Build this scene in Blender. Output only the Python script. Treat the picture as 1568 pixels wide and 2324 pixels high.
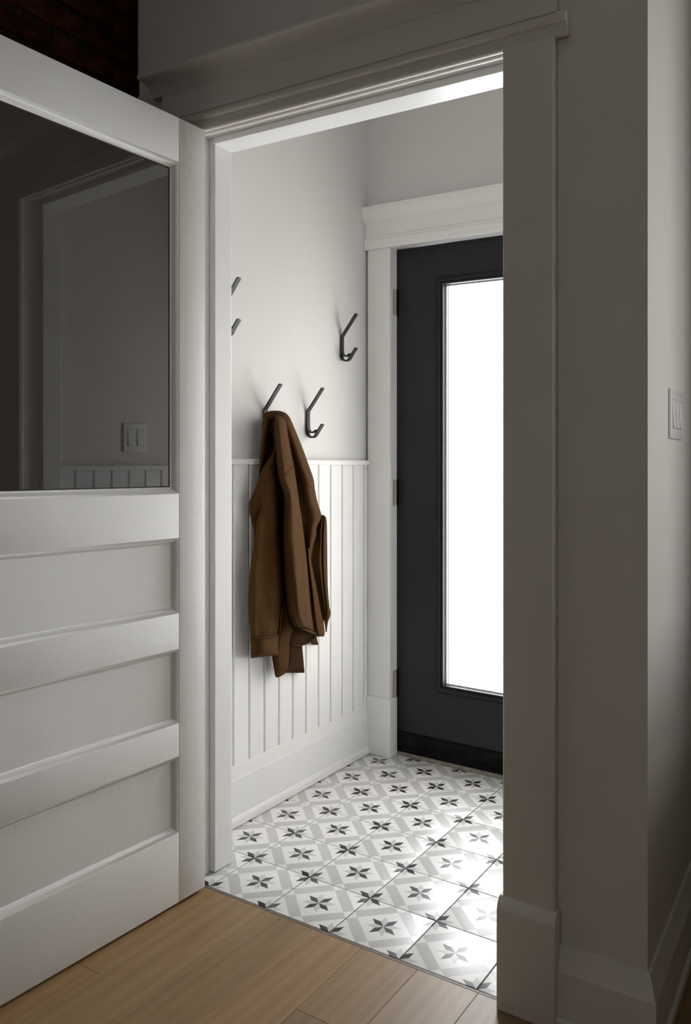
import bpy, bmesh, math, random
from mathutils import Vector, Matrix
R = math.radians
sc = bpy.context.scene
col = sc.collection
for o in list(bpy.data.objects): bpy.data.objects.remove(o)
random.seed(7)

# ------------------------------------------------------------------ camera
F, PX, PY = 1894.48, 784.0, 1059.24            # focal length and principal point in pixels of the 1568 x 2324 frame
CAM = Vector((1.38917, -1.76887, 1.18442)); YAW = 0.570840
K = -0.01874                                   # the old house sags: floors and heads drop this much per metre of x
cd = bpy.data.cameras.new('camera'); cam = bpy.data.objects.new('camera', cd); col.objects.link(cam)
cd.sensor_fit = 'HORIZONTAL'; cd.sensor_width = 36; cd.lens = F / 1568 * 36
cd.shift_y = (PY - 1162) / 1568; cd.clip_start = .02
cam.location = CAM; cam.rotation_euler = (R(90), 0, YAW)
sc.camera = cam

# ------------------------------------------------------------------ sky, window portals, exposure
SKY = 12.9
w = bpy.data.worlds.new('sky'); sc.world = w; w.use_nodes = True
w.node_tree.nodes['Background'].inputs[0].default_value = (.975, .985, 1, 1)
w.node_tree.nodes['Background'].inputs[1].default_value = SKY
def portal(name, loc, rot, sx, sy):            # tells Cycles where the sky comes in; gives off nothing itself
    l = bpy.data.lights.new(name, 'AREA'); l.shape = 'RECTANGLE'; l.size = sx; l.size_y = sy
    l.cycles.is_portal = True
    o = bpy.data.objects.new(name, l); col.objects.link(o); o.location = loc; o.rotation_euler = rot
GX0, GX1, GZ0, GZ1 = -.072, .42, .318, 1.904   # glass of the entrance door
WY0, WY1, WZ0, WZ1 = .05, .66, 1.10, 1.96    # window of the room
WX = 2.4
portal('entrance_daylight', ((GX0+GX1)/2, 1.31, (GZ0+GZ1)/2), (R(-90), 0, 0), GX1-GX0+.06, GZ1-GZ0+.06)
portal('fill_window_daylight', (1.09, -3.82, 1.38), (R(90), 0, 0), .36, .8)  # portal of the added window that fills light onto the doorway wall
portal('window_daylight', (WX+.16, (WY0+WY1)/2, (WZ0+WZ1)/2+K*WX), (0, R(90), 0), WZ1-WZ0+.1, WY1-WY0+.1)
vs = sc.view_settings
vs.view_transform = 'Standard'; vs.look = 'None'; vs.gamma = 1; vs.use_curve_mapping = False
vs.exposure = 0.0

# ------------------------------------------------------------------ helpers
def mat(name, base=(.8,.8,.8), rough=.5, **kw):
    m = bpy.data.materials.new(name); m.use_nodes = True
    b = m.node_tree.nodes['Principled BSDF']
    b.inputs['Base Color'].default_value = (*base, 1); b.inputs['Roughness'].default_value = rough
    for k, v in kw.items(): b.inputs[k].default_value = v
    return m
class NT:
    def __init__(s, m): s.t = m.node_tree; s.n = s.t.nodes; s.b = s.n.get('Principled BSDF')
    def node(s, ty, **kw):
        n = s.n.new(ty)
        for k, v in kw.items(): setattr(n, k, v)
        return n
    def link(s, a, b): s.t.links.new(a, b)
    def math(s, op, a, b=None, c=None):
        n = s.n.new('ShaderNodeMath'); n.operation = op
        for i, v in enumerate((a, b, c)):
            if v is None: continue
            if isinstance(v, (int, float)): n.inputs[i].default_value = v
            else: s.link(v, n.inputs[i])
        return n.outputs[0]
    def coord(s, which='Object', scale=(1,1,1)):
        tc = s.n.new('ShaderNodeTexCoord'); mp = s.n.new('ShaderNodeMapping'); mp.inputs['Scale'].default_value = scale
        s.link(tc.outputs[which], mp.inputs[0]); return mp.outputs[0]
    def noise(s, vec, scale, detail=3, rough=.5):
        n = s.n.new('ShaderNodeTexNoise'); n.inputs['Scale'].default_value = scale; n.inputs['Detail'].default_value = detail
        n.inputs['Roughness'].default_value = rough; s.link(vec, n.inputs['Vector']); return n.outputs['Fac']
    def ramp(s, fac, stops):
        n = s.n.new('ShaderNodeValToRGB'); e = n.color_ramp.elements
        while len(e) < len(stops): e.new(.5)
        for q, (p, c) in zip(e, stops): q.position = p; q.color = (*c, 1) if len(c) == 3 else c
        s.link(fac, n.inputs[0]); return n.outputs[0]
    def mix(s, fac, a, b, blend='MIX'):
        n = s.n.new('ShaderNodeMix'); n.data_type = 'RGBA'; n.blend_type = blend
        for sock, v in ((n.inputs[0], fac), (n.inputs[6], a), (n.inputs[7], b)):
            if isinstance(v, (int, float)): sock.default_value = v
            elif isinstance(v, tuple): sock.default_value = (*v, 1)
            else: s.link(v, sock)
        return n.outputs[2]
    def bump(s, h, strength, dist):
        n = s.n.new('ShaderNodeBump'); n.inputs['Strength'].default_value = strength; n.inputs['Distance'].default_value = dist
        s.link(h, n.inputs['Height']); s.link(n.outputs[0], s.b.inputs['Normal'])

def paint(name, base, rough, fine, streak=None, bs=.35, dist=.0006, dirt=0, ding=False):
    m = mat(name, base, rough); t = NT(m)
    h = t.noise(t.coord('Object'), fine, 3)
    h2 = t.noise(t.coord('Object'), fine/9, 2)
    h = t.math('ADD', h, t.math('MULTIPLY', h2, .8))
    if streak: h = t.math('ADD', h, t.math('MULTIPLY', t.noise(t.coord('Object', scale=streak), 60, 3), 1.2))
    if ding: h = t.math('ADD', h, t.math('MULTIPLY', t.math('GREATER_THAN', t.noise(t.coord('Object'), 42, 2, .4), .735), 2.5))
    if dirt:
        f = t.ramp(t.noise(t.coord('Object'), 3.0, 6, .6), [(.35, (1,1,1)), (.75, (1-dirt, 1-dirt*1.05, 1-dirt*1.15))])
        t.link(t.mix(1.0, base, f, 'MULTIPLY'), t.b.inputs['Base Color'])
    t.bump(h, bs, dist); return m

M = {}
M['plaster'] = paint('wall_paint', (.70,.697,.685), .62, 260, bs=.25, dirt=.02)
M['room_wall'] = paint('room_wall_paint', (.74,.70,.65), .6, 200, bs=.3, dirt=.05)
M['trim'] = paint('trim_paint', (.86,.855,.84), .36, 240, streak=(1,1,.05), bs=.4, dist=.0008, dirt=.03)
M['room_trim'] = paint('room_trim_paint', (.74,.70,.65), .45, 180, streak=(1,1,.06), bs=.4, dist=.0009, dirt=.05)
M['door'] = paint('door_paint', (.77,.76,.735), .42, 560, bs=.5, dist=.0008, dirt=.04, ding=True)
M['stile'] = paint('door_stile_paint', (.77,.76,.735), .42, 300, streak=(1,1,.04), bs=.45, dist=.0008, dirt=.04, ding=True)
M['board'] = paint('beadboard_paint', (.87,.868,.86), .4, 300, bs=.15, dist=.0004)
M['ceiling'] = paint('ceiling_paint', (.80,.79,.77), .7, 200, bs=.2)
M['charcoal'] = paint('charcoal_door_paint', (.0150,.0150,.0170), .5, 150, streak=(1,1,.06), bs=.2, dist=.0004); M['charcoal'].node_tree.nodes['Principled BSDF'].inputs['Specular IOR Level'].default_value = .35
M['black_rubber'] = mat('door_sweep_black', (.008,.007,.006), .6, **{'Specular IOR Level': .12})
t = NT(M['black_rubber']); f = t.noise(t.coord('Object', scale=(1,1,3)), 14, 6, .65)
t.link(t.ramp(f, [(.45, (.0022,.002,.0018)), (.75, (.02,.017,.014))]), t.b.inputs['Base Color'])
M['stone'] = mat('worn_stone_sill', (.2,.19,.16), .8)
t = NT(M['stone']); f = t.noise(t.coord('Object', scale=(1,2,2)), 45, 6, .7)
t.link(t.ramp(f, [(.3, (.05,.045,.035)), (.5, (.24,.22,.18)), (.75, (.42,.39,.33))]), t.b.inputs['Base Color']); t.bump(f, .6, .002)
M['hook'] = mat('matte_black_steel', (.022,.022,.023), .5, Metallic=.3)
M['nickel'] = mat('brushed_nickel', (.42,.37,.29), .4, Metallic=.35)
M['plastic'] = mat('white_switch_plastic', (.76,.75,.72), .32)
M['shade_gap'] = mat('grey_rocker_surround', (.42,.41,.39), .5)
M['screw'] = mat('painted_screw', (.6,.59,.56), .3, Metallic=.4)
M['grout'] = mat('grey_grout', (.13,.122,.112), .85)
M['strip'] = mat('dark_transition_strip', (.15,.125,.095), .5)
M['alu'] = mat('white_glazing_bead', (.75,.77,.78), .25)
M['gap'] = mat('old_putty', (.03,.027,.022), .8)

def glass(name, tint=(1,1,1), f0=.045, rough=0.0):
    m = bpy.data.materials.new(name); m.use_nodes = True; t = NT(m); t.n.remove(t.b)
    tr = t.node('ShaderNodeBsdfTransparent'); tr.inputs[0].default_value = (*tint, 1)
    gl = t.node('ShaderNodeBsdfGlossy'); gl.inputs['Roughness'].default_value = rough
    lw = t.node('ShaderNodeLayerWeight'); lw.inputs[0].default_value = .5
    fr = t.math('ADD', f0, t.math('MULTIPLY', 1-f0, t.math('POWER', lw.outputs['Facing'], 5)))
    mx = t.node('ShaderNodeMixShader')
    t.link(fr, mx.inputs[0]); t.link(tr.outputs[0], mx.inputs[1]); t.link(gl.outputs[0], mx.inputs[2])
    t.link(mx.outputs[0], t.n['Material Output'].inputs[0]); return m
M['pane'] = glass('door_glass', (.05,.048,.045), .09, .004)      # dark tint and haze stand in for the unlit space behind the pane
t = NT(M['pane']); df = t.node('ShaderNodeBsdfDiffuse'); df.inputs[0].default_value = (.04,.036,.031,1); sh = t.node('ShaderNodeAddShader')
mx = next(n for n in t.n if n.type == 'MIX_SHADER'); tr = next(n for n in t.n if n.type == 'BSDF_TRANSPARENT')
t.link(tr.outputs[0], sh.inputs[0]); t.link(df.outputs[0], sh.inputs[1]); t.link(sh.outputs[0], mx.inputs[1])
M['clear'] = glass('clear_glass', (.98,.985,.985), .035)

# cement-look tile print: eight-pointed stars on a diagonal lattice of grey bars
def tile_material(T):
    m = mat('patterned_porcelain', (.8,.8,.8), .34); t = NT(m)
    tc = t.node('ShaderNodeTexCoord'); sp = t.node('ShaderNodeSeparateXYZ'); t.link(tc.outputs['Object'], sp.inputs[0])
    u = t.math('DIVIDE', sp.outputs[0], T); v = t.math('DIVIDE', sp.outputs[1], T)
    def near(a): return t.math('SUBTRACT', a, t.math('ROUND', a))
    A, B = t.math('ADD', u, v), t.math('SUBTRACT', u, v)
    da, db = near(A), near(B)                       # offsets from the nearest star on the diagonal lattice
    x = t.math('MULTIPLY', t.math('ADD', da, db), .5); y = t.math('MULTIPLY', t.math('SUBTRACT', da, db), .5)
    inA = t.math('GREATER_THAN', t.math('ABSOLUTE', da), .39); inB = t.math('GREATER_THAN', t.math('ABSOLUTE', db), .39)
    bar = t.math('ABSOLUTE', t.math('SUBTRACT', inA, inB)); both = t.math('MULTIPLY', inA, inB)
    r = t.math('SQRT', t.math('ADD', t.math('MULTIPLY', x, x), t.math('MULTIPLY', y, y)))
    th = t.math('ARCTAN2', y, x)
    def petals(off, Rr, tan):
        q = t.math('DIVIDE', t.math('SUBTRACT', th, off), math.pi/2)
        d = t.math('MULTIPLY', near(q), math.pi/2)
        p_ = t.math('MULTIPLY', r, t.math('COSINE', d)); q_ = t.math('ABSOLUTE', t.math('MULTIPLY', r, t.math('SINE', d)))
        a = t.math('LESS_THAN', q_, t.math('MULTIPLY', p_, tan))
        b = t.math('LESS_THAN', q_, t.math('MULTIPLY', t.math('SUBTRACT', Rr, p_), tan))
        return t.math('MULTIPLY', a, b)
    dark = petals(R(67.5), .232, .405); lite = petals(R(22.5), .232, .405)
    c = t.mix(bar, (.85,.845,.83), (.57,.57,.565))
    c = t.mix(both, c, (.83,.825,.81))
    c = t.mix(lite, c, (.60,.60,.60))
    c = t.mix(dark, c, (.030,.028,.026))
    c = t.mix(t.noise(t.coord('Object'), 30, 4), c, t.mix(1.0, c, (.95,.95,.95), 'MULTIPLY'))
    t.link(c, t.b.inputs['Base Color'])
    t.b.inputs['Specular IOR Level'].default_value = .6
    return m
T = .2032
M['tile'] = tile_material(T)

def wood_material():
    m = mat('oak_plank', (.3,.2,.1), .42); t = NT(m)
    oi = t.node('ShaderNodeObjectInfo')
    tc = t.node('ShaderNodeTexCoord'); ad = t.node('ShaderNodeVectorMath', operation='ADD')
    cx = t.node('ShaderNodeCombineXYZ'); rr = t.math('MULTIPLY', oi.outputs['Random'], 37)
    t.link(rr, cx.inputs[0]); t.link(rr, cx.inputs[1]); t.link(tc.outputs['Object'], ad.inputs[0]); t.link(cx.outputs[0], ad.inputs[1])
    def sc_(s):
        mp = t.node('ShaderNodeMapping'); mp.inputs['Scale'].default_value = s; t.link(ad.outputs[0], mp.inputs[0]); return mp.outputs[0]
    fine = t.noise(sc_((1,.025,1)), 420, 4, .6)
    broad = t.noise(sc_((1,.10,1)), 26, 5, .6)
    wv = t.node('ShaderNodeTexWave', wave_type='BANDS', bands_direction='X'); wv.inputs['Scale'].default_value = 9
    wv.inputs['Distortion'].default_value = 9; wv.inputs['Detail'].default_value = 3; wv.inputs['Detail Scale'].default_value = .8
    t.link(sc_((1,.07,1)), wv.inputs['Vector'])
    g = t.math('ADD', t.math('MULTIPLY', broad, .55), t.math('ADD', t.math('MULTIPLY', fine, .3), t.math('MULTIPLY', wv.outputs['Fac'], .15)))
    c = t.ramp(g, [(.25, (.205,.124,.052)), (.5, (.275,.175,.081)), (.75, (.325,.216,.108))])
    t.link(t.mix(1.0, c, oi.outputs['Color'], 'MULTIPLY'), t.b.inputs['Base Color'])
    t.bump(fine, .35, .0006); return m
M['wood'] = wood_material()

def brick_material():
    m = mat('old_red_brick', (.1,.03,.02), .95, **{'Specular IOR Level': .05}); t = NT(m)
    oi = t.node('ShaderNodeObjectInfo'); n = t.noise(t.coord('Object'), 30, 6, .65)
    c = t.ramp(n, [(.3, (.014,.0036,.0014)), (.55, (.045,.012,.0045)), (.75, (.075,.027,.011))])
    v = t.ramp(oi.outputs['Random'], [(0, (.35,.3,.3)), (.5, (.9,.85,.8)), (1, (1.1,1,.9))])
    t.link(t.mix(1.0, c, v, 'MULTIPLY'), t.b.inputs['Base Color']); t.bump(n, .8, .006); return m
M['brick'] = brick_material()
M['mortar'] = mat('old_mortar', (.06,.047,.032), .95, **{'Specular IOR Level': .05})
t = NT(M['mortar']); f = t.noise(t.coord('Object'), 60, 5, .7)
t.link(t.ramp(f, [(.3, (.006,.0045,.003)), (.7, (.030,.024,.014))]), t.b.inputs['Base Color']); t.bump(f, .9, .006)

def wool(name, c0, c1):
    m = mat(name, c0, .95, **{'Sheen Weight': .05, 'Sheen Roughness': .5}); t = NT(m)
    t.b.inputs['Sheen Tint'].default_value = (.5,.3,.12,1); t.b.inputs['Specular IOR Level'].default_value = .15
    n = t.noise(t.coord('Object'), 230, 5, .7)
    big = t.noise(t.coord('Object'), 12, 3, .5)
    v = t.node('ShaderNodeTexWave', wave_type='BANDS', bands_direction='DIAGONAL'); v.inputs['Scale'].default_value = 260
    v.inputs['Distortion'].default_value = 2.5; t.link(t.coord('Object'), v.inputs['Vector'])
    h = t.math('ADD', t.math('MULTIPLY', v.outputs['Fac'], .5), n)
    c = t.mix(t.math('MULTIPLY', t.math('ADD', n, big), .5), c0, c1)
    fl = t.ramp(t.noise(t.coord('Object'), 620, 2, .6), [(.36, (.55,.52,.48)), (.62, (1.35,1.3,1.25))])
    c = t.mix(1.0, c, fl, 'MULTIPLY')
    t.link(t.mix(t.math('MULTIPLY', v.outputs['Fac'], .35), c, t.mix(1.0, c, (.55,.5,.45), 'MULTIPLY')), t.b.inputs['Base Color'])
    t.bump(h, .9, .0014); return m
M['wool'] = wool('brown_wool', (.056,.0250,.0060), (.112,.053,.0135))
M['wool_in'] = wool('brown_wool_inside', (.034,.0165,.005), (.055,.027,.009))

# objects -------------------------------------------------------------------
ORI = {}                                        # unsheared world origin of every object made here
def shear(p): return Vector((p[0], p[1], p[2] + K*p[0]))
def tag(o, label=None, cat=None, group=None, kind=None):
    if label: o['label'] = label
    if cat: o['category'] = cat
    if group: o['group'] = group
    if kind: o['kind'] = kind
    return o
def place(o, origin, parent):
    ORI[o.name] = Vector(origin); po = ORI[parent.name] if parent else Vector((0,0,0))
    o.parent = parent; o.location = shear(Vector(origin) - po)
def empty(name, origin, **kw):
    o = bpy.data.objects.new(name, None); o.empty_display_size = .05; col.objects.link(o); place(o, origin, None); return tag(o, **kw)
class MB:
    """collects geometry in (unsheared) world coordinates"""
    def __init__(s): s.bm = bmesh.new()
    def box(s, x0, x1, y0, y1, z0, z1, bev=0, seg=2):
        return s.prism([(x0,y0),(x1,y0),(x1,y1),(x0,y1)], z0, z1, 'z', bev, seg)
    def prism(s, pts, a, b, axis='z', bev=0, seg=2):
        if a > b: a, b = b, a
        def P(p, h): return {'z': (p[0],p[1],h), 'y': (p[0],h,p[1]), 'x': (h,p[0],p[1])}[axis]
        bm = bmesh.new()
        lo = [bm.verts.new(P(p, a)) for p in pts]; hi = [bm.verts.new(P(p, b)) for p in pts]; n = len(pts)
        bm.faces.new(lo); bm.faces.new(hi)
        for i in range(n): bm.faces.new((lo[i], lo[(i+1)%n], hi[(i+1)%n], hi[i]))
        bmesh.ops.recalc_face_normals(bm, faces=bm.faces)
        if bev: bmesh.ops.bevel(bm, geom=list(bm.edges), offset=bev, segments=seg, affect='EDGES', profile=.6, clamp_overlap=True)
        s.merge(bm); return s
    def merge(s, bm):
        me = bpy.data.meshes.new('tmp'); bm.to_mesh(me); bm.free(); s.bm.from_mesh(me); bpy.data.meshes.remove(me)
    def loops(s, loops, closed=True, caps=False):
        vs_ = [[s.bm.verts.new(p) for p in L] for L in loops]; n = len(loops[0])
        for A, B in zip(vs_, vs_[1:]):
            for i in range(n if closed else n-1):
                s.bm.faces.new((A[i], A[(i+1)%n], B[(i+1)%n], B[i]))
        if caps: s.bm.faces.new(vs_[0][::-1]); s.bm.faces.new(vs_[-1])
        bmesh.ops.recalc_face_normals(s.bm, faces=s.bm.faces); return s
    def tube(s, pts, r, n=8):
        pts = [Vector(p) for p in pts]; L = []
        for i, p in enumerate(pts):
            d = (pts[min(i+1,len(pts)-1)] - pts[max(i-1,0)]).normalized()
            a = d.orthogonal().normalized() if i == 0 else (a - d*a.dot(d)).normalized()
            b = d.cross(a); rr = r[i] if isinstance(r, (list,tuple)) else r
            L.append([p + rr*(math.cos(6.28319*k/n)*a + math.sin(6.28319*k/n)*b) for k in range(n)])
        return s.loops(L, True, True)
    def map(s, fn):
        for v in s.bm.verts: v.co = fn(v.co)
        return s
    def build(s, name, m, parent=None, origin=None, smooth=False, **kw):
        bm = s.bm; bmesh.ops.recalc_face_normals(bm, faces=bm.faces)
        if origin is None:
            xs = [v.co for v in bm.verts]
            origin = Vector((sum(v.x for v in xs)/len(xs), sum(v.y for v in xs)/len(xs), min(v.z for v in xs)))
        origin = Vector(origin)
        for v in bm.verts: v.co = shear(v.co - origin)
        me = bpy.data.meshes.new(name); bm.to_mesh(me); bm.free()
        for p in me.polygons: p.use_smooth = bool(smooth)
        if smooth and smooth is not True: me.set_sharp_from_angle(angle=R(smooth))
        me.materials.append(M[m] if isinstance(m, str) else m)
        o = bpy.data.objects.new(name, me); col.objects.link(o); place(o, origin, parent)
        return tag(o, **kw)
def copy_at(src, origin, parent):
    o = src.copy(); col.objects.link(o); place(o, origin, parent); return o
def struct(mb, name, m, label, cat, **kw): return mb.build(name, m, None, label=label, cat=cat, kind='structure', **kw)
def S(name, origin, label, cat): return empty(name, origin, label=label, cat=cat, kind='structure')

# ------------------------------------------------------------------ shell
XL, XR = -.405, .71            # plaster faces of the vestibule side walls
YB = 1.195                     # far wall of the vestibule
BRX = -.478                    # brick face
CEIL = 2.8
RW = -.0336                    # the hall face of the right wall runs slightly skew
struct(MB().box(-.75, WX+.2, -3.8, 0, -.12, -.014), 'floor', 'mortar', 'wide oak plank floor of the dim front room', 'floor')
wood_floor = bpy.data.objects['floor']
struct(MB().box(.93, WX+.2, 0, 3.2, -.12, -.0005), 'floor', 'wood', 'plank floor continuing into the hall beside the doorway', 'floor')
tile_floor = struct(MB().box(-.75, .93, 0, 1.42, -.12, -.0035), 'floor', 'grout', 'grey grouted tile floor of the bright entry vestibule', 'floor')
struct(MB().box(-.75, WX+.2, -3.8, 3.2, CEIL, CEIL+.1), 'ceiling', 'ceiling', 'plain white ceiling above room and vestibule', 'ceiling')
wall_left = struct(MB().box(-.75, BRX-.008, -3.8, 0, 0, CEIL), 'wall_left', 'mortar', 'exposed dark red brick side wall behind the panelled door', 'wall')
mb = MB(); mb.box(-.75, -.265, 0, .13, 0, CEIL); mb.box(-.265, .70, 0, .13, 2.142, CEIL)
struct(mb, 'wall_front', 'room_wall', 'dim wall above and left of the cased doorway', 'wall')
struct(MB().prism([(.70,0),(.987,0),(.987+RW*1.42,1.42),(XR,1.42),(XR,.13),(.70,.13)], 0, CEIL), 'wall_right', 'room_wall',
       'thick plain wall between doorway casing and hall corner', 'wall')
struct(MB().box(-.75, XL, .13, 1.42, 0, CEIL), 'wall_entry_left', 'plaster', 'white vestibule wall with coat hooks and beadboard', 'wall')
mb = MB(); mb.box(XL, -.304, YB, 1.42, 0, CEIL); mb.box(.642, XR, YB, 1.42, 0, CEIL); mb.box(-.304, .642, YB, 1.42, 2.088, CEIL)
struct(mb, 'wall_entry_back', 'plaster', 'white end wall around the charcoal entrance door', 'wall')
# the room behind the camera
BX0, BX1, BZ0, BZ1 = .97, 1.21, 1.10, 1.66
mb = MB(); mb.box(-.75, BX0, -3.8, -3.6, 0, CEIL); mb.box(BX1, WX+.2, -3.8, -3.6, 0, CEIL); mb.box(BX0, BX1, -3.8, -3.6, 0, BZ0); mb.box(BX0, BX1, -3.8, -3.6, BZ1, CEIL)
struct(mb, 'wall_back', 'room_wall', 'plain wall behind the viewer', 'wall')
mb = MB(); mb.box(WX, WX+.2, -3.6, WY0, 0, CEIL); mb.box(WX, WX+.2, WY1, 3.2, 0, CEIL); mb.box(WX, WX+.2, WY0, WY1, 0, WZ0); mb.box(WX, WX+.2, WY0, WY1, WZ1, CEIL)
struct(mb, 'wall_window', 'room_wall', 'side wall of the room with the daylight window', 'wall')
struct(MB().box(.80, WX, 3.0, 3.2, 0, CEIL), 'wall_hall', 'room_wall', 'end wall of the hall', 'wall')
struct(MB().box(.80, .93, 1.42, 3.0, 0, CEIL), 'wall_hall_left', 'room_wall', 'far stretch of the hall side wall', 'wall')
struct(MB().box(1.6, 1.74, .42, 3.0, 0, CEIL), 'light_blocker_tall', 'room_wall', 'added full height wall blocking window light in the hall', 'wall')  # added out of view so the window light fades along the hall face
mb = MB(); mb.box(1.6, 1.74, -.25, .42, 0, .95); mb.box(1.58, 1.76, -.27, .42, .95, .98, .004)
struct(mb, 'light_blocker_low', 'room_wall', 'added half height wall shading the foot of the hall wall', 'wall')  # added out of view to keep window light off the lower hall face
wb = S('fill_window', (1.1, -3.7, BZ0), 'added small window behind the viewer that brightens the doorway wall', 'window')  # unseen opening, added to lift the brightness of the doorway wall
mb = MB()
for d in ((BX0,BX0+.03,BZ0,BZ1),(BX1-.03,BX1,BZ0,BZ1),(BX0+.03,BX1-.03,BZ0,BZ0+.03),(BX0+.03,BX1-.03,BZ1-.03,BZ1)): mb.box(d[0], d[1], -3.74, -3.69, d[2], d[3])
mb.build('window_frame', 'trim', wb)
MB().box(BX0+.03, BX1-.03, -3.717, -3.713, BZ0+.03, BZ1-.03).build('glass_pane', 'clear', wb)
wn = S('window_1', (WX, (WY0+WY1)/2, WZ0), 'white sash window in the side wall of the room', 'window')
def ring_x(rects):              # loops of rectangles in the yz plane: (y0,y1,z0,z1,x)
    mb = MB(); mb.loops([[(x,a,c),(x,b,c),(x,b,d),(x,a,d)] for a,b,c,d,x in rects]); return mb
def ring_y(rects):              # (x0,x1,z0,z1,y)
    mb = MB(); mb.loops([[(a,y,c),(b,y,c),(b,y,d),(a,y,d)] for a,b,c,d,y in rects]); return mb
def inset(r, d, x): return (r[0]+d, r[1]-d, r[2]+d, r[3]-d, x)
wr = (WY0, WY1, WZ0, WZ1)
ring_x([inset(wr,0,WX+.04), inset(wr,.05,WX+.04), inset(wr,.05,WX+.10), inset(wr,0,WX+.10), inset(wr,0,WX+.04)]).build('window_frame', 'trim', wn)
MB().box(WX+.05, WX+.09, WY0+.05, WY1-.05, (WZ0+WZ1)/2-.02, (WZ0+WZ1)/2+.02).build('meeting_rail', 'trim', wn)
MB().box(WX+.069, WX+.073, WY0+.05, WY1-.05, WZ0+.05, (WZ0+WZ1)/2-.02).build('glass_pane', 'clear', wn)
MB().box(WX+.069, WX+.073, WY0+.05, WY1-.05, (WZ0+WZ1)/2+.02, WZ1-.05).build('glass_pane', 'clear', wn)
MB().box(WX-.05, WX+.04, WY0-.05, WY1+.05, WZ0-.03, WZ0, .004).build('window_sill', 'trim', wn)

# ------------------------------------------------------------------ floor pieces
SE = [-.755+.155*0, -.610, -.456, -.301, -.147, .006, .160, .308, .463, .618, .773, .928, 1.083, 1.238, 1.393, 1.548, 1.703, 1.858, 2.013, 2.168, 2.323, 2.45]
tones = [(1,1,1), (.88,.86,.84), (1.08,1.05,1.0), (.94,.96,.98), (1.03,.98,.92)]
fixed = {3: [-.442], 7: [-.286], 5: [-.93], 4: [-1.4], 6: [-.70]}
fixtone = {(3,0): (1.06,1.0,.93), (3,1): (1.04,.98,.9), (4,0): (1.02,.98,.92), (5,0): (.93,.90,.86), (6,0): (1.10,1.03,.95), (7,0): (1.0,.93,.86), (7,1): (.80,.76,.74), (8,0): (.98,.96,.95), (9,0): (.90,.90,.92)}
for i, (a, b) in enumerate(zip(SE, SE[1:])):
    cuts = fixed.get(i, [random.uniform(-1.3,-.4)])
    ys = [-.010] + cuts
    while ys[-1] > -3.5: ys.append(max(-3.6, ys[-1] - random.uniform(1.1, 1.8)))
    for j, (y1, y0) in enumerate(zip(ys, ys[1:])):
        p = MB().box(a+.0003, b-.0003, y0+.0003, y1-.0003, -.014, 0, .0006, 1).build('plank', 'wood', wood_floor)
        p.color = (*fixtone.get((i,j), random.choice(tones)), 1)
tag(MB().box(-.255, .690, -.0095, -.0015, -.013, .0002).build('trim_1', 'strip', None), 'thin dark edging strip where oak meets patterned tile', 'threshold', kind='structure')

def tile_mesh(x0, x1, y0, y1): return MB().box(x0+.0018, x1-.0018, y0+.0018, y1-.0018, -.0085, 0, .0012, 2)
full = None
for j in range(0, 7):
    for i in range(-2, 4):
        cx, cy = (i+.5)*T, (j+.5)*T
        x0, x1, y0, y1 = i*T, (i+1)*T, j*T, (j+1)*T
        cx1 = min(x1, .705); cy1 = min(y1, 1.226)
        if cy1 - y0 < .02: 
            if cy1 <= y0: continue
        if cx1 == x1 and cy1 == y1:
            if full is None: full = tile_mesh(x0, x1, y0, y1).build('tile', 'tile', tile_floor, origin=(cx,cy,0), smooth=30)
            else: copy_at(full, (cx,cy,0), tile_floor)
        else: tile_mesh(x0, cx1, y0, cy1).build('tile', 'tile', tile_floor, origin=(cx,cy,0), smooth=30)

# ------------------------------------------------------------------ brick wall: bricks that show above and through the door are single pieces
protos = []
for k in range(5):
    rnd = random.Random(k); mb = MB().box(-.05, 0, -.1, .1, 0, .058, .006, 2)
    for v in mb.bm.verts: v.co += Vector((rnd.uniform(-.003,.003), rnd.uniform(-.003,.003), rnd.uniform(-.003,.003)))
    o = mb.build('brick', 'brick', wall_left, origin=(0,0,0), smooth=50); protos.append(o)
used = [False]*5; rest = MB()
for c in range(38):
    z = .006 + c*.0735
    if z + .058 > CEIL: break
    y = -.003 - (.105 if c % 2 else 0)
    spots = ([(-.05, .094)] if c % 2 else []) + [(y - .1 - n*.212, .2) for n in range(17)]
    for yc, ln in spots:
        if yc - ln/2 < -3.6: continue
        org = (BRX + random.uniform(-.004,.003), yc, z)
        if ln == .2 and z > 1.02 and yc > -1.7:
            k = random.randrange(5)
            if not used[k]:
                used[k] = True; o = protos[k]; place(o, org, wall_left)
            else: copy_at(protos[k], org, wall_left)
        elif z > 1.02 and yc > -1.7:
            MB().box(org[0]-.05, org[0], yc-ln/2, yc+ln/2, z, z+.058, .006, 2).build('brick', 'brick', wall_left, smooth=50)
        else: rest.box(org[0]-.05, org[0], yc-ln/2, yc+ln/2, z, z+.058)
rest.build('brickwork', 'brick', wall_left, kind='stuff')

# ------------------------------------------------------------------ cased doorway (room side)
CY = -.022
dw = S('trim_2', (.22, -.03, 0), 'tall white painted casing with crown around the open doorway', 'door casing')
cas = lambda x0, x1: MB().box(x0, x1, CY, 0, .24, 2.127, .006, 3)
cas(.681, .799).build('casing_board', 'room_trim', dw, smooth=40)
cas(-.372, -.262).build('casing_board', 'room_trim', dw, smooth=40)
def plinth(x0, x1): return MB().prism([(-.002,0),(-.040,0),(-.040,.222),(-.034,.236),(-.024,.246),(-.002,.248)], x0, x1, 'x', .003)
plinth(.674, .806).build('plinth_block', 'room_trim', dw, smooth=40)
plinth(-.380, -.256).build('plinth_block', 'room_trim', dw, smooth=40)
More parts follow.
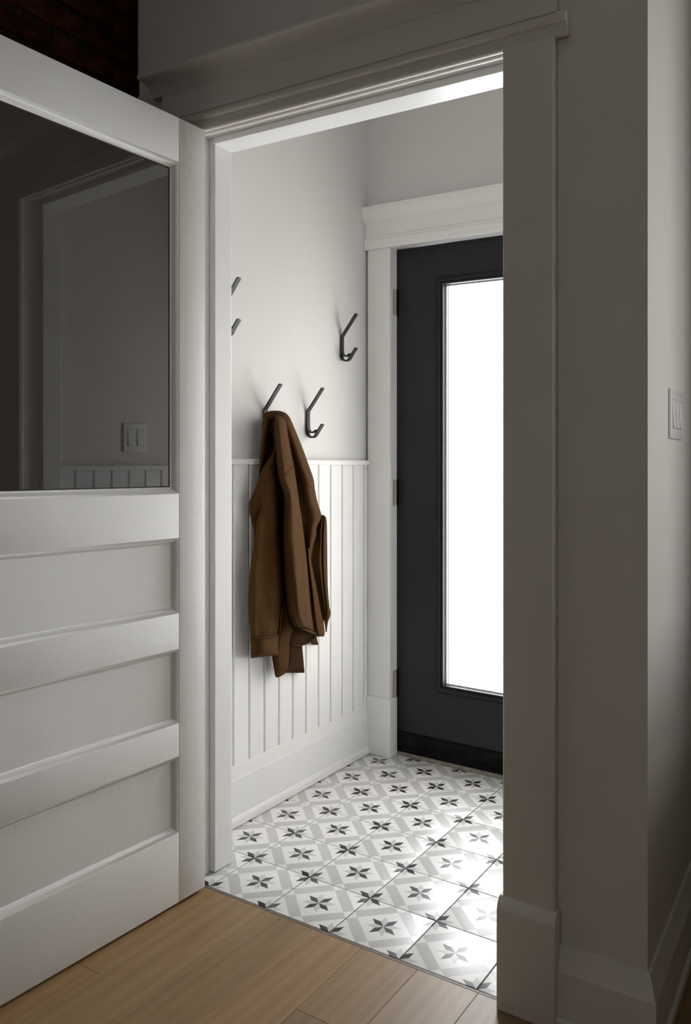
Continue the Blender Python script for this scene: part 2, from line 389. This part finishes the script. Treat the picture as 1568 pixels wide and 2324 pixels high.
# head: bead and fillets, frieze, crown - profiles in (y,z)
def profx(pts, x0, x1): return MB().prism(pts, x0, x1, 'x')
def rnd(cy, cz, r, a0, a1, n=6): return [(cy + r*math.cos(R(a0+(a1-a0)*i/n)), cz + r*math.sin(R(a0+(a1-a0)*i/n))) for i in range(n+1)]
profx([(0,2.128)] + rnd(-.012,2.131,.0105,10,-180,10) + [(-.0225,2.138),(-.024,2.141),(-.024,2.147)] + rnd(-.027,2.156,.0085,-80,-280) + [(-.024,2.168),(-.020,2.174),(0,2.174)], -.388, .826).build('head_bead', 'room_trim', dw, smooth=35)
profx([(.022,2.1325),(.022,2.128)] + rnd(.010,2.131,.011,-20,-170,10) + [(.0,2.1325)], -.257, .686).build('head_cove', 'room_trim', dw, smooth=35)
MB().box(-.362, .802, -.024, 0, 2.174, 2.252, .002).build('frieze_board', 'room_trim', dw)
crown = [(0,2.248),(-.026,2.248),(-.028,2.253)] + [(-.032 - .040*(1-math.cos(R(a))), 2.256 + .030*math.sin(R(a))*.9) for a in (10,25,40,55,70,85)] + [(-.076,2.283)] + rnd(-.078,2.290,.007,-90,-250) + [(-.070,2.300),(-.02,2.304),(0,2.304)]
profx(crown, -.400, .842).build('crown_moulding', 'room_trim', dw, smooth=35)
# jambs and stop, brighter paint of the vestibule
jb = S('trim_3', (.22, .075, 0), 'white door jamb and stop lining the doorway', 'door jamb')
MB().box(-.265, -.257, 0, .137, 0, 2.142, .001).build('jamb', 'trim', jb)
MB().box(.686, .700, 0, .137, 0, 2.142, .001).build('jamb', 'trim', jb)
MB().box(-.257, .686, 0, .137, 2.132, 2.142, .001).build('head_jamb', 'trim', jb)
MB().box(-.257, -.236, .062, .136, .004, 2.132, .0025).build('stop', 'trim', jb)
MB().box(.665, .686, .062, .136, .004, 2.132, .0025).build('stop', 'trim', jb)
MB().box(-.236, .665, .055, .136, 2.113, 2.132, .002).build('stop', 'trim', jb)
for x0, x1 in ((XL, -.262), (.691, XR)):
    MB().box(x0, x1, .131, .146, .19, 2.13, .002).build('inner_casing', 'trim', jb)
    MB().box(x0 if x0 < 0 else x0-.014, x1 + (.016 if x0 < 0 else 0), .131, .151, 0, .19, .002).build('inner_plinth', 'trim', jb)
MB().box(XL, XR, .131, .146, 2.142, 2.26, .002).build('inner_head', 'trim', jb)

# ------------------------------------------------------------------ baseboards of the room side
BP = [(0,0),(.030,0),(.030,.018),(.022,.024),(.021,.121),(.019,.127),(.006,.170),(0,.172)]    # (out, z)
lb = bpy.data.objects
def base_run(name, p0, p1, n0, n1, m, label):
    """p0->p1 along the wall foot; n0/n1 = outward vectors at both ends (mitred)"""
    mb = MB(); mb.loops([[(p0[0]+n0[0]*o, p0[1]+n0[1]*o, z) for o, z in BP], [(p1[0]+n1[0]*o, p1[1]+n1[1]*o, z) for o, z in BP]], True, True)
    return struct(mb, name, m, label, 'baseboard')
base_run('baseboard_front', (.806,0), (.987,0), (0,-1), (1,-1), 'room_trim', 'short bevelled white baseboard right of the doorway plinth')
base_run('baseboard_right', (.987,0), (.987+RW*1.42,1.42), (1,-1), (1,0), 'room_trim', 'bevelled white baseboard running along the hall wall')

# ------------------------------------------------------------------ vestibule wainscot, rail, baseboard
def side(name_sfx, sgn, xf, ylo, yhi, first, label_w, label_r, label_b, sw=None):
    X = lambda d: xf + sgn*d                       # d = distance out from the plaster
    wr_ = S('trim_4' if sgn > 0 else 'trim_5', (xf, (ylo+yhi)/2, 0), label_w, 'wainscot')
    MB().box(*sorted((X(0), X(.003))), ylo, yhi, .14, 1.184).build('backing', 'board', wr_)
    y = first
    while y > ylo: y -= .0817
    k = 0
    while y < yhi - .006:
        a, b = max(y, ylo), min(y + .0817, yhi)
        if b - a > .008:
            pts = [(a+.0035, X(.003)), (a+.0035, X(.0075)), (a+.0055, X(.0105)), (b-.0055, X(.0105)), (b-.0035, X(.0075)), (b-.0035, X(.003))]
            MB().prism([(q, p) for p, q in pts], .15, 1.184).build('board', 'board', wr_)
        y += .0817
    rl = MB().prism([(X(0),1.184),(X(.0205),1.184),(X(.0225),1.187),(X(.0225),1.200),(X(.0205),1.203),(X(0),1.203)], ylo, yhi-.0205, 'y')
    struct(rl, 'trim_6' if sgn > 0 else 'trim_7', 'trim', label_r, 'chair rail')
    bb = MB().prism([(X(.0),.0025),(X(.026),.0025),(X(.026),.020),(X(.0235),.027),(X(.0195),.034),(X(.019),.152),(X(.0175),.157),(X(.0115),.196),(X(0),.198)], ylo, yhi-.0325, 'y')
    struct(bb, 'baseboard_entry_left' if sgn > 0 else 'baseboard_entry_right', 'trim', label_b, 'baseboard')
side('l', 1, XL, .151, YB, .331, 'white beadboard wainscot of narrow vertical boards below the coat hooks',
     'thin white cap rail on top of the beadboard behind the jacket', 'tall white baseboard with shoe moulding under the beadboard')
side('r', -1, XR, .151, YB, .30, 'white beadboard wainscot facing the coat hook wall, seen mirrored in the door glass',
     'white cap rail on the beadboard under the two-rocker switch', 'white baseboard under the beadboard facing the coat hooks')

# ------------------------------------------------------------------ entrance door surround
es = S('trim_8', (.17, YB, 0), 'wide white casing with stepped head around the charcoal door', 'door casing')
FC = YB - .020
MB().box(XL+.012, -.288, FC, YB, .235, 2.068, .003).build('casing_board', 'trim', es, smooth=40)
MB().box(.629, XR-.001, FC, YB, .235, 2.068, .003).build('casing_board', 'trim', es, smooth=40)
MB().box(XL+.001, -.280, FC-.012, YB+.03, 0, .237, .006, 3).build('plinth_block', 'trim', es, smooth=40)
MB().box(.623, XR-.001, FC-.012, YB+.03, 0, .237, .006, 3).build('plinth_block', 'trim', es, smooth=40)
hp = [(YB,2.068),(FC-.006,2.068),(FC-.008,2.072),(FC-.008,2.088),(FC-.013,2.092),(FC-.013,2.104),(FC-.008,2.108),(FC-.008,2.116),(FC-.003,2.121),(FC-.001,2.124),(FC-.001,2.178),(FC-.010,2.181),(FC-.019,2.188),(FC-.024,2.200),(FC-.026,2.227),(FC-.033,2.230),(FC-.033,2.238),(YB,2.240)]
profx(hp, XL+.001, XR-.001).build('head_moulding', 'trim', es, smooth=30)
MB().box(-.304, -.292, YB-.004, 1.42, 0, 2.09, .001).build('jamb', 'trim', es)
MB().box(.629, .642, YB-.004, 1.42, 0, 2.09, .001).build('jamb', 'trim', es)
MB().box(-.292, .629, YB-.004, 1.42, 2.076, 2.09, .001).build('head_jamb', 'trim', es)
MB().prism([(-.304,1.222),(.642,1.206),(.642,1.42),(-.304,1.42)], -.003, .012, 'z', .003).build('trim_9', 'stone', None, label='rough grey stone sill under the charcoal door', cat='door sill', kind='structure')

# ------------------------------------------------------------------ charcoal entrance door
DX0, DX1, DF, DB = -.290, .627, 1.238, 1.282
ed = S('door_2', ((DX0+DX1)/2, DF, .03), 'charcoal entrance door with one tall bright glass panel', 'door')
g = (GX0-.03, GX1+.03, GZ0-.03, GZ1+.03)
MB().box(DX0, g[0], DF, DB, .03, 2.072, .001).build('stile', 'charcoal', ed)
MB().box(g[1], DX1, DF, DB, .03, 2.072, .001).build('stile', 'charcoal', ed)
MB().box(g[0], g[1], DF, DB, .03, g[2], 0).build('rail', 'charcoal', ed)
MB().box(g[0], g[1], DF, DB, g[3], 2.072, 0).build('rail', 'charcoal', ed)
def iy(d, y): return (g[0]+d, g[1]-d, g[2]+d, g[3]-d, y)
ring_y([iy(-.014,DF), iy(-.013,DF-.004), iy(-.006,DF-.006), iy(-.004,DF-.0035), iy(.002,DF-.004), iy(.005,DF-.010), iy(.011,DF-.012), iy(.0145,DF-.010), iy(.0155,DF-.003), iy(.019,DF-.003), iy(.020,DF-.008), iy(.025,DF-.008), iy(.027,DF+.014), iy(.0,DF+.014)]).build('glass_moulding', 'charcoal', ed, smooth=35)
ring_y([iy(.0,DB), iy(0,DB+.01), iy(.02,DB+.012), iy(.027,DB), iy(.027,DF+.022), iy(0,DF+.022)]).build('outer_moulding', 'charcoal', ed)
ring_y([iy(.024,DF+.014), iy(.0315,DF+.014), iy(.0315,DF+.020), iy(.024,DF+.020)]).build('spacer', 'alu', ed)
MB().box(g[0]+.01, g[1]-.01, DF+.016, DF+.019, g[2]+.01, g[3]-.01).build('glass_pane', 'clear', ed, label='tall glass panel white with daylight')
MB().prism([(DF,.028),(DF-.010,.030),(DF-.012,.050),(DF-.009,.056),(DF-.009,.088),(DF-.006,.094),(DF,.096)], DX0-.001, DX1, 'x').build('door_sweep', 'black_rubber', ed, smooth=30)
MB().prism([(DB,.013),(DF-.006,.013),(DF-.010,.020),(DF-.008,.032),(DB,.032)], DX0-.001, DX1, 'x').build('bottom_seal', 'black_rubber', ed)
for z0, z1 in ((1.800,1.905),(1.021,1.126),(.240,.345)):
    h = MB().box(-.2915, -.2898, 1.214, 1.240, z0+.002, z1-.002).build('hinge', 'nickel', ed, label='brushed nickel hinge')
    n = 5; zz = [z0 + (z1-z0)*q for q in (0,.17,.40,.60,.83,1)]
    for a, b in zip(zz, zz[1:]):
        m_ = MB(); m_.tube([(-.2855,1.212,a+.0006),(-.2855,1.212,b-.0006)], .0062, 14); m_.build('knuckle', 'nickel', h, smooth=40)
    MB().box(-.2895, -.281, DF-.0012, DF+.004, z0-.004, z1+.004).build('mortise', 'black_rubber', h)

# ------------------------------------------------------------------ panelled glass door standing open
DO = Vector((-.199, -.021, 0)); dd = Vector((-.03645, -.99934, 0)); dn = Vector((.99934, -.03645, 0))
def DMAP(v): return DO + dn*v.x + dd*v.y + Vector((0,0,v.z))       # local: x out of the face, y from the hinge edge, z up
rd = S('door_1', DO + Vector((0,0,.008)), 'old white panelled door with large upper glass standing open', 'door')
TH = -.038; WD = .915
def dpart(mb, name, m, parent=rd, **kw): return mb.map(DMAP).build(name, m, parent, **kw)
LOW, TOP = .008, 2.120
dpart(MB().box(TH, 0, 0, .098, LOW, TOP, .0022, 2), 'stile', 'stile', smooth=40)
dpart(MB().box(TH, 0, WD-.098, WD, LOW, TOP, .0022, 2), 'stile', 'stile', smooth=40)
holes = [(.195,.401),(.490,.690),(.786,.989),(1.108,2.002)]
zs = [LOW] + [q for h in holes for q in h] + [TOP]
for a, b in zip(zs[::2], zs[1::2]): dpart(MB().box(TH, 0, .0985, WD-.0985, a, b, .0014, 2), 'rail', 'door', smooth=40)
for hz, (a, b) in enumerate(holes):
    top = hz == 3
    rect = (.0985, WD-.0985, a, b)
    def q(d, x): return (rect[0]+d, rect[1]-d, rect[2]+d, rect[3]-d, x)
    dep = -.0165
    prof = [q(-.0006,-.0012), q(.001,-.002), q(.0045,-.0035), q(.009,-.0085), q(.0125,-.0145), q(.0155,dep), q(.0175,dep-.001), q(.0175,dep-.004), q(0,dep-.004)]
    dpart(ring_x(prof), 'moulding', 'door', smooth=45)
    prof = [q(-.0006,TH+.0012), q(.004,TH+.003), q(.0145,TH+.013), q(.0165,TH+.018), q(0,TH+.018)]
    dpart(ring_x(prof), 'moulding', 'door', smooth=45)
    if not top: dpart(MB().box(-.0245, -.0170, .102, WD-.102, a+.003, b-.003), 'panel', 'door')
    else:
        dpart(MB().box(-.0230, -.0188, .105, WD-.105, a+.006, b-.006), 'glass_pane', 'pane', label='dark reflecting glass pane')
        dpart(ring_x([q(.0165,-.0172), q(.0205,-.0182), q(.0205,-.0187), q(.0160,-.0187)]), 'putty', 'gap')
for zc in (.28, 1.9):
    m_ = MB(); m_.tube([(-.247,-.020,zc-.045),(-.247,-.020,zc+.045)], .0065, 12); m_.build('hinge', 'room_trim', rd, smooth=40)

# ------------------------------------------------------------------ coat hooks
def arc(cx, cz, r, a0, a1, n=8): return [(cx + r*math.cos(R(a0+(a1-a0)*i/n)), cz + r*math.sin(R(a0+(a1-a0)*i/n))) for i in range(n+1)]
def strap(path, wd, th, ends=()):
    """flat bar swept along a path in the xz plane; wd across y"""
    P = [Vector((x,0,z)) for x, z in path]; L = []
    for i, p in enumerate(P):
        d = (P[min(i+1,len(P)-1)] - P[max(i-1,0)]).normalized(); nrm = Vector((-d.z,0,d.x))
        sc_ = 1.0
        a, b = wd/2*(.62 if i in ends else 1), th/2; c = min(.0012, b*.5)
        L.append([p + Vector((0,u,0)) + nrm*v for u, v in ((-a,-b+c),(-a+c,-b),(a-c,-b),(a,-b+c),(a,b-c),(a-c,b),(-a+c,b),(-a,b-c))])
    mb = MB(); mb.loops(L, True, True); return mb
# profile measured from the wall face (x) and the bottom of the loop (z)
upper = [(.0722,.184),(.071,.1825)] + [(.071-.0655*k/5,.1825-.0845*k/5) for k in range(1,5)] + [(.0095,.1035),(.0068,.099),(.0055,.092),(.0055,.06),(.0058,.044)] + arc(.0255,.040,.0195,180,300,8) + [(.044,.029)]
lower = [(.0025,.055),(.0025,.030)] + arc(.0245,.0245,.022,180,325,9) + [(.0485,.021),(.060,.036),(.0705,.050),(.0715,.0515)]
def hook(y, zb, label):
    t_ = empty('coat_hook', (XL, y, zb), label=label, cat='coat hook', group='black steel coat hooks on the vestibule wall')
    off = Vector((XL, y, zb))
    for nm, pth, wd in (('bar', upper, .0205), ('loop', lower, .0205)):
        strap(pth, wd, .0052, (0,) if nm == 'bar' else (len(lower)-1,)).map(lambda v: v + off).build(nm, 'hook', t_, smooth=35)
    for dz in (.068, .082):
        m_ = MB(); m_.tube([off+Vector((.0078,0,dz)), off+Vector((.0092,0,dz))], .0034, 10); m_.build('screw', 'hook', t_, smooth=40)
    return t_
hook(.505, 1.276, 'matte black steel coat hook carrying the brown jacket')
hook(.760, 1.283, 'empty matte black coat hook right beside the hanging jacket')
hook(.993, 1.591, 'empty matte black coat hook high up near the charcoal door casing')
hook(.286, 1.597, 'matte black coat hook mostly hidden behind the white door jamb')

# ------------------------------------------------------------------ light switches
def switch(name, base, ax, out, n, label):
    """base: centre on the wall, ax: along the wall, out: off the wall"""
    ax = Vector(ax).normalized(); out = Vector(out).normalized(); up = Vector((0,0,1)); base = Vector(base)
    Wd = .070 + .046*(n-1); Hh = .114
    f = lambda v: base + ax*v.x + out*v.y + up*v.z
    t_ = empty(name, base, label=label, cat='light switch')
    MB().box(-Wd/2, Wd/2, 0, .0065, -Hh/2, Hh/2, .0022, 3).map(f).build('plate', 'plastic', t_, smooth=40)
    for k in range(n):
        cx = (k-(n-1)/2)*.046
        mb = MB(); mb.box(cx-.0172, cx+.0172, .004, .0071, -.0340, .0340, .0003, 1); mb.map(f).build('bezel', 'shade_gap', t_)
        rk = MB().prism([(.006,-.0320),(.0108,-.0320),(.0088,.0),(.0078,.0320),(.006,.0320)], cx-.0152, cx+.0152, 'x', .0008, 1)
        rk.map(f).build('rocker', 'plastic', t_)
        for s_ in (-1, 1):
            m_ = MB(); m_.tube([f(Vector((cx,.0055,s_*.0485))), f(Vector((cx,.0068,s_*.0485)))], .0030, 10); m_.build('screw', 'screw', t_, smooth=40)
    return t_
switch('light_switch', (.987+RW*.312+.0004, .312, 1.325), (RW,1,0), (1,-RW,0), 3, 'white three-rocker light switch on the hall wall round the corner')
switch('light_switch', (XR-.0004, .50, 1.312), (0,-1,0), (-1,0,0), 2, 'white two-rocker light switch above beadboard, mirrored in the door glass')

# ------------------------------------------------------------------ brown jacket
FWD = Vector((-math.sin(YAW), math.cos(YAW), 0)); RGT = Vector((math.cos(YAW), math.sin(YAW), 0))
def at(px, py, x):               # point of the photo on the plane at distance x from... (world x), unsheared
    d = FWD + RGT*((px-PX)/F) - Vector((0,0,1))*((py-PY)/F)
    p = CAM + d*((x - CAM.x)/d.x); return Vector((p.x, p.y, p.z - K*p.x))
def cp(a, b): return 500 + .284*a, 900 + .284*b
def cr(v, u):                    # Catmull-Rom through rows (key, values...)
    ks = [r[0] for r in v]
    i = max(0, min(len(ks)-2, next((k for k in range(len(ks)-1) if ks[k+1] >= u), len(ks)-2)))
    f_ = (u-ks[i])/(ks[i+1]-ks[i]); out = []
    for c in range(1, len(v[0])):
        p1, p2 = v[i][c], v[i+1][c]; m1 = ((p2 - v[i-1][c])/(ks[i+1]-ks[i-1]) if i > 0 else (p2-p1)/(ks[i+1]-ks[i]))*(ks[i+1]-ks[i])
        m2 = ((v[i+2][c]-p1)/(ks[i+2]-ks[i]) if i+2 < len(ks) else (p2-p1)/(ks[i+1]-ks[i]))*(ks[i+1]-ks[i])
        f2, f3 = f_*f_, f_**3
        out.append((2*f3-3*f2+1)*p1 + (f3-2*f2+f_)*m1 + (-2*f3+3*f2)*p2 + (f3-f2)*m2)
    return out
jk = empty('jacket', (-.34, .55, .46), label='brown wool overshirt jacket hanging from a hook over the beadboard', cat='jacket')
WALL = XL + .0105
DEP = {}
def cloth(name, rows, folds=(), thick=.018, m='wool', n=28, step=12, power=.75, seed=0, wob=.0018, parent=None, skew=0, slantL=0, key=None):
    """rows: (b, left a, right a, depth at the edges, extra bulge) in crop units; folds: (t, width, depth[, b0, b1, t1])"""
    rn = random.Random(seed); ph = [rn.uniform(0,6.28) for _ in range(6)]
    b0, b1 = rows[0][0], rows[-1][0]; nb = max(4, int((b1-b0)/step)); L = []
    def depth(a, b, tt, de, bu, endf=1.0):
        D = de + bu*max(0, math.sin(math.pi*tt**(2**skew)))**power*endf
        for fo in folds:
            t0, wd_, dp = fo[:3]; g0 = 1.0
            if len(fo) > 3:
                g0 = max(0, min(1, (b-fo[3])/80+.5))*max(0, min(1, (fo[4]-b)/80+.5))
                if len(fo) > 5: t0 = t0 + (fo[5]-t0)*max(0,min(1,(b-fo[3])/(fo[4]-fo[3])))
            D += dp*g0*math.exp(-((tt-t0)/wd_)**2)
        return max(.004, D + wob*(math.sin(a*.021+b*.006+ph[0]) + .8*math.sin(a*.05-b*.011+ph[1]) + .6*math.sin(b*.023+a*.013+ph[2])))
    def look(a, b):
        bb = max(b0, min(b1, b)); la, ra, de, bu = cr(rows, bb); tt = max(0, min(1, (a-la)/(ra-la)))
        return depth(a, bb, tt, de, bu) if b0 <= b <= b1 else 0
    DEP[key or name] = look
    for i in range(nb+1):
        b = b0 + (b1-b0)*i/nb; la, ra, de, bu = cr(rows, b)
        endf = min(1, min(i, nb-i)/1.5)*.5+.5
        fr, bk = [], []
        for k in range(n+1):
            tt = k/n; a = la + (ra-la)*tt
            D = depth(a, b, tt, de, bu, endf)
            x_, y_ = cp(a, b + slantL*(tt-.5))
            fr.append(at(x_, y_, WALL + D))
            if 0 < k < n: bk.append(at(x_, y_, WALL + max(min(D - thick*(.35+.65*math.sin(math.pi*tt)), D-.004), .001)))
        L.append(fr + bk[::-1])
    mb = MB(); mb.loops(L, True, True)
    return mb.build(name, m, parent or jk, smooth=True)
def seam(name, pts, D, r, parent, m='wool', on=None):
    """a raised line of stitching or a thick edge; pts (a, b, depth), lying on the named cloths where given"""
    rows = [(i, *p) for i, p in enumerate(pts)]; P = []
    N = 7*(len(pts)-1)
    for i in range(N+1):
        a, b, d = cr(rows, (len(pts)-1)*i/N)
        if on: d = max(DEP[k](a, b) for k in on)
        P.append(at(*cp(a, b), WALL + d + D))
    rr = [r*(.3 if i in (0, N) else 1) for i in range(N+1)]
    mb = MB(); mb.tube(P, rr, 8); return mb.build(name, m, parent, smooth=True)
# back of the garment (dark hollow inside the collar and behind the folds)
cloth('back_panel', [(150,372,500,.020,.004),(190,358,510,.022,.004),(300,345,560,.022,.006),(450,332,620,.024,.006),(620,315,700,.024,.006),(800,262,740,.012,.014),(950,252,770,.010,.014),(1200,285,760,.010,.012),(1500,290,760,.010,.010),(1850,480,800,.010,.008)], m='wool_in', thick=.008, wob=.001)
# collar edge against the wall
cloth('collar', [(142,372,440,.050,.012),(165,352,432,.048,.014),(210,343,412,.044,.014),(300,334,384,.038,.012),(400,324,370,.032,.011),(500,315,348,.032,.010),(580,311,330,.028,.008),(640,306,318,.024,.004)], thick=.016, wob=.0008, seed=3)
# shoulder yoke, left
cloth('yoke', [(215,424,446,.050,.006),(300,428,452,.050,.010),(420,420,462,.048,.014),(480,398,470,.046,.018),(560,345,476,.042,.026),(640,310,480,.038,.036),(720,285,484,.036,.040),(800,252,486,.034,.040),(870,232,470,.030,.036),(930,233,400,.026,.026),(1000,252,340,.020,.016),(1090,266,318,.016,.010),(1200,262,305,.014,.006)],
      folds=[(.72,.10,.004)], seed=5)
# right half
cloth('right_panel', [(127,452,492,.074,.004),(136,440,520,.070,.012),(155,432,546,.064,.020),(180,440,562,.056,.026),(300,468,612,.036,.040),(420,496,660,.028,.048),(540,518,704,.022,.050),(660,550,745,.018,.050),(740,570,756,.016,.050),(840,590,776,.016,.048),(940,612,806,.018,.044),(985,620,806,.020,.042),(1020,626,785,.020,.042),(1060,636,769,.020,.042),(1110,642,768,.020,.040),(1160,652,752,.020,.038),(1230,668,735,.020,.032),(1310,680,722,.020,.022),(1380,690,716,.018,.010)],
      folds=[(.80,.10,.004,600,1100)], seed=8, skew=1.0)
# right sleeve behind
sl2 = cloth('sleeve', [(946,806,824,.006,.016),(958,790,840,.006,.024),(985,760,849,.006,.030),(1040,730,852,.006,.034),(1120,715,853,.006,.036),(1200,705,854,.006,.036),(1320,700,855,.006,.036),(1500,735,858,.006,.036),(1600,760,864,.006,.034),(1700,785,872,.006,.032),(1790,805,864,.006,.026)],
      folds=[(.72,.05,-.012)], seed=11, thick=.012, skew=1.3, key='sleeve_right')
cloth('cuff', [(1690,838,874,.012,.010),(1730,834,882,.012,.012),(1760,834,876,.012,.012),(1800,834,862,.012,.010),(1850,838,853,.012,.008),(1882,842,851,.012,.004)], seed=12, thick=.012, parent=sl2)
# second fold of the right front
cloth('front_fold', [(1210,690,712,.048,.010),(1300,690,722,.048,.016),(1400,695,742,.046,.020),(1550,705,772,.044,.024),(1700,715,800,.042,.026),(1800,722,822,.040,.026),(1880,735,834,.038,.024),(1905,755,832,.038,.020),(1918,775,826,.036,.010)],
      folds=[(.25,.14,-.012)], seed=14, skew=-.3)
# centre front, from the hook down to the hem
ctr = cloth('front_panel', [(160,440,528,0.076,0.020),(200,432,532,0.074,0.034),(300,434,544,0.066,0.048),(400,437,562,0.060,0.057),(550,449,591,0.056,0.065),(640,458,604,0.054,0.068),(700,468,613,0.052,0.071),(760,490,622,0.050,0.074),(850,506,634,0.050,0.074),(950,504,650,0.050,0.077),(1150,496,676,0.048,0.082),(1350,504,700,0.048,0.085),(1550,515,717,0.048,0.085),(1700,530,732,0.046,0.082),(1780,550,742,0.046,0.077),(1840,575,752,0.044,0.068),(1862,590,758,0.044,0.057)],
      folds=[(.55,.12,.006,700,1800,.45),(.86,.07,.005,1300,1900,.8),(.30,.10,-.006,1500,1900,.42)], seed=17, step=12, slantL=34, skew=-.35)
seam('hem', [(582,1850,.050),(610,1852,.072),(650,1858,.090),(700,1872,.088),(740,1888,.068),(764,1902,.050)], 0.002, .0042, ctr)
seam('shoulder_seam', [(470,704,.060),(486,676,.092),(510,640,.116),(540,602,.118),(570,570,.104),(592,552,.064)], .0003, .0022, ctr, on=['front_panel'])
seam('shoulder_seam', [(640,640,.056),(690,688,.062),(725,722,.058),(752,768,.042)], .0003, .0022, bpy.data.objects['right_panel'], on=['right_panel'])
# left sleeve with its cuff
sl = cloth('sleeve', [(676,352,446,0.058,0.006),(690,320,462,0.054,0.013),(740,292,470,0.050,0.022),(800,290,474,0.048,0.029),(900,305,480,0.046,0.035),(1000,288,484,0.044,0.037),(1100,276,488,0.044,0.039),(1250,254,494,0.044,0.042),(1400,235,500,0.044,0.043),(1600,226,505,0.044,0.045),(1700,228,494,0.044,0.043),(1780,231,478,0.044,0.042),(1860,235,466,0.044,0.040),(1925,238,462,0.044,0.037),(1945,239,462,0.044,0.036)],
      folds=[(.16,.10,.008,1000,1950),(.80,.10,.006,1300,1900,.7),(.45,.16,-.004)], seed=21, step=12, thick=.075, power=.6, key='sleeve_left')
seam('yoke_seam', [(232,860,.034),(250,812,.050),(290,745,.066),(340,692,.078),(390,664,.084),(440,668,.084),(468,690,.070)], 0.0, .0026, bpy.data.objects['yoke'], on=['yoke','sleeve_left'])
seam('placket_seam', [(398,560,.074),(402,600,.076),(408,640,.080),(412,662,.082)], 0, .0018, bpy.data.objects['yoke'], on=['yoke'])
cloth('sleeve_fold', [(1610,488,506,.046,.010),(1700,478,504,.046,.014),(1800,466,494,.046,.014),(1890,462,482,.046,.012),(1915,462,476,.046,.006)], seed=22, parent=sl)
cloth('cuff', [(1920,238,471,.050,.036),(1935,237,471,.050,.042),(1960,240,466,.050,.043),(2000,242,464,.050,.042),(2040,243,469,.050,.040),(2070,244,472,.048,.038),(2078,246,470,.048,.034)], seed=23, thick=.09, power=.55, step=10, slantL=-26, wob=.0012, parent=sl)
seam('cuff_edge', [(240,1937,.052),(290,1933,.080),(350,1928,.092),(410,1920,.084),(468,1908,.054)], .0005, .0028, sl)
# tails
cloth('front_tail', [(1600,500,530,.040,.010),(1700,490,560,.040,.016),(1780,480,580,.040,.020),(1850,465,604,.040,.024),(1880,455,594,.040,.024),(1920,446,574,.040,.024),(2000,428,562,.040,.024),(2080,414,560,.040,.022),(2140,422,556,.038,.020),(2180,428,548,.038,.018),(2210,433,520,.036,.014),(2232,437,482,.036,.008),(2242,442,462,.036,.004)], seed=31, step=10, thick=.008)
seam('tail_edge', [(600,1858,.052),(574,1905,.050),(563,1960,.048),(561,2050,.046),(558,2120,.044),(548,2172,.042),(515,2206,.040),(470,2234,.038),(446,2240,.037)], 0, .0028, bpy.data.objects['front_tail'])
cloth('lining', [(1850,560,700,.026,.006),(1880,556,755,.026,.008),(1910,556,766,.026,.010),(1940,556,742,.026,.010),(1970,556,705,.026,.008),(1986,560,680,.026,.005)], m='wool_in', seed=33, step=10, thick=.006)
seam('lining_edge', [(566,1984,.034),(640,1988,.036),(700,1970,.035),(740,1940,.034),(764,1912,.034)], 0, .003, bpy.data.objects['lining'])
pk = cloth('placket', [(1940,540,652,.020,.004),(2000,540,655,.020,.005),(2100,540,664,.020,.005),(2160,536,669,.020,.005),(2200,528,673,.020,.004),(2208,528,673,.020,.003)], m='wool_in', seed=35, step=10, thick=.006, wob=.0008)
seam('placket_stitch', [(560,2184,.0255),(668,2178,.0255)], 0, .0016, pk, 'wool_in')
cloth('back_tail', [(1900,705,770,.012,.004),(1940,708,772,.012,.004),(1960,716,778,.012,.004),(1976,730,783,.012,.004),(1985,742,780,.012,.003)], seed=37, step=8, thick=.006, wob=.0006)
# the fold of cloth hung over the hook
hf = [(0,352,178,.044,.007),(1,366,160,.050,.0115),(2,396,149,.058,.0135),(3,432,146,.068,.0140),(4,468,147,.076,.0140),(5,500,155,.080,.0135),(6,526,172,.078,.0115),(7,544,198,.070,.007)]
hq = [cr(hf, 7*i/24) for i in range(25)]
mb = MB(); mb.tube([at(*cp(a,b), WALL+d) for a,b,d,r_ in hq], [q[3] for q in hq], 14)
mb.build('hanging_fold', 'wool', jk, smooth=True)
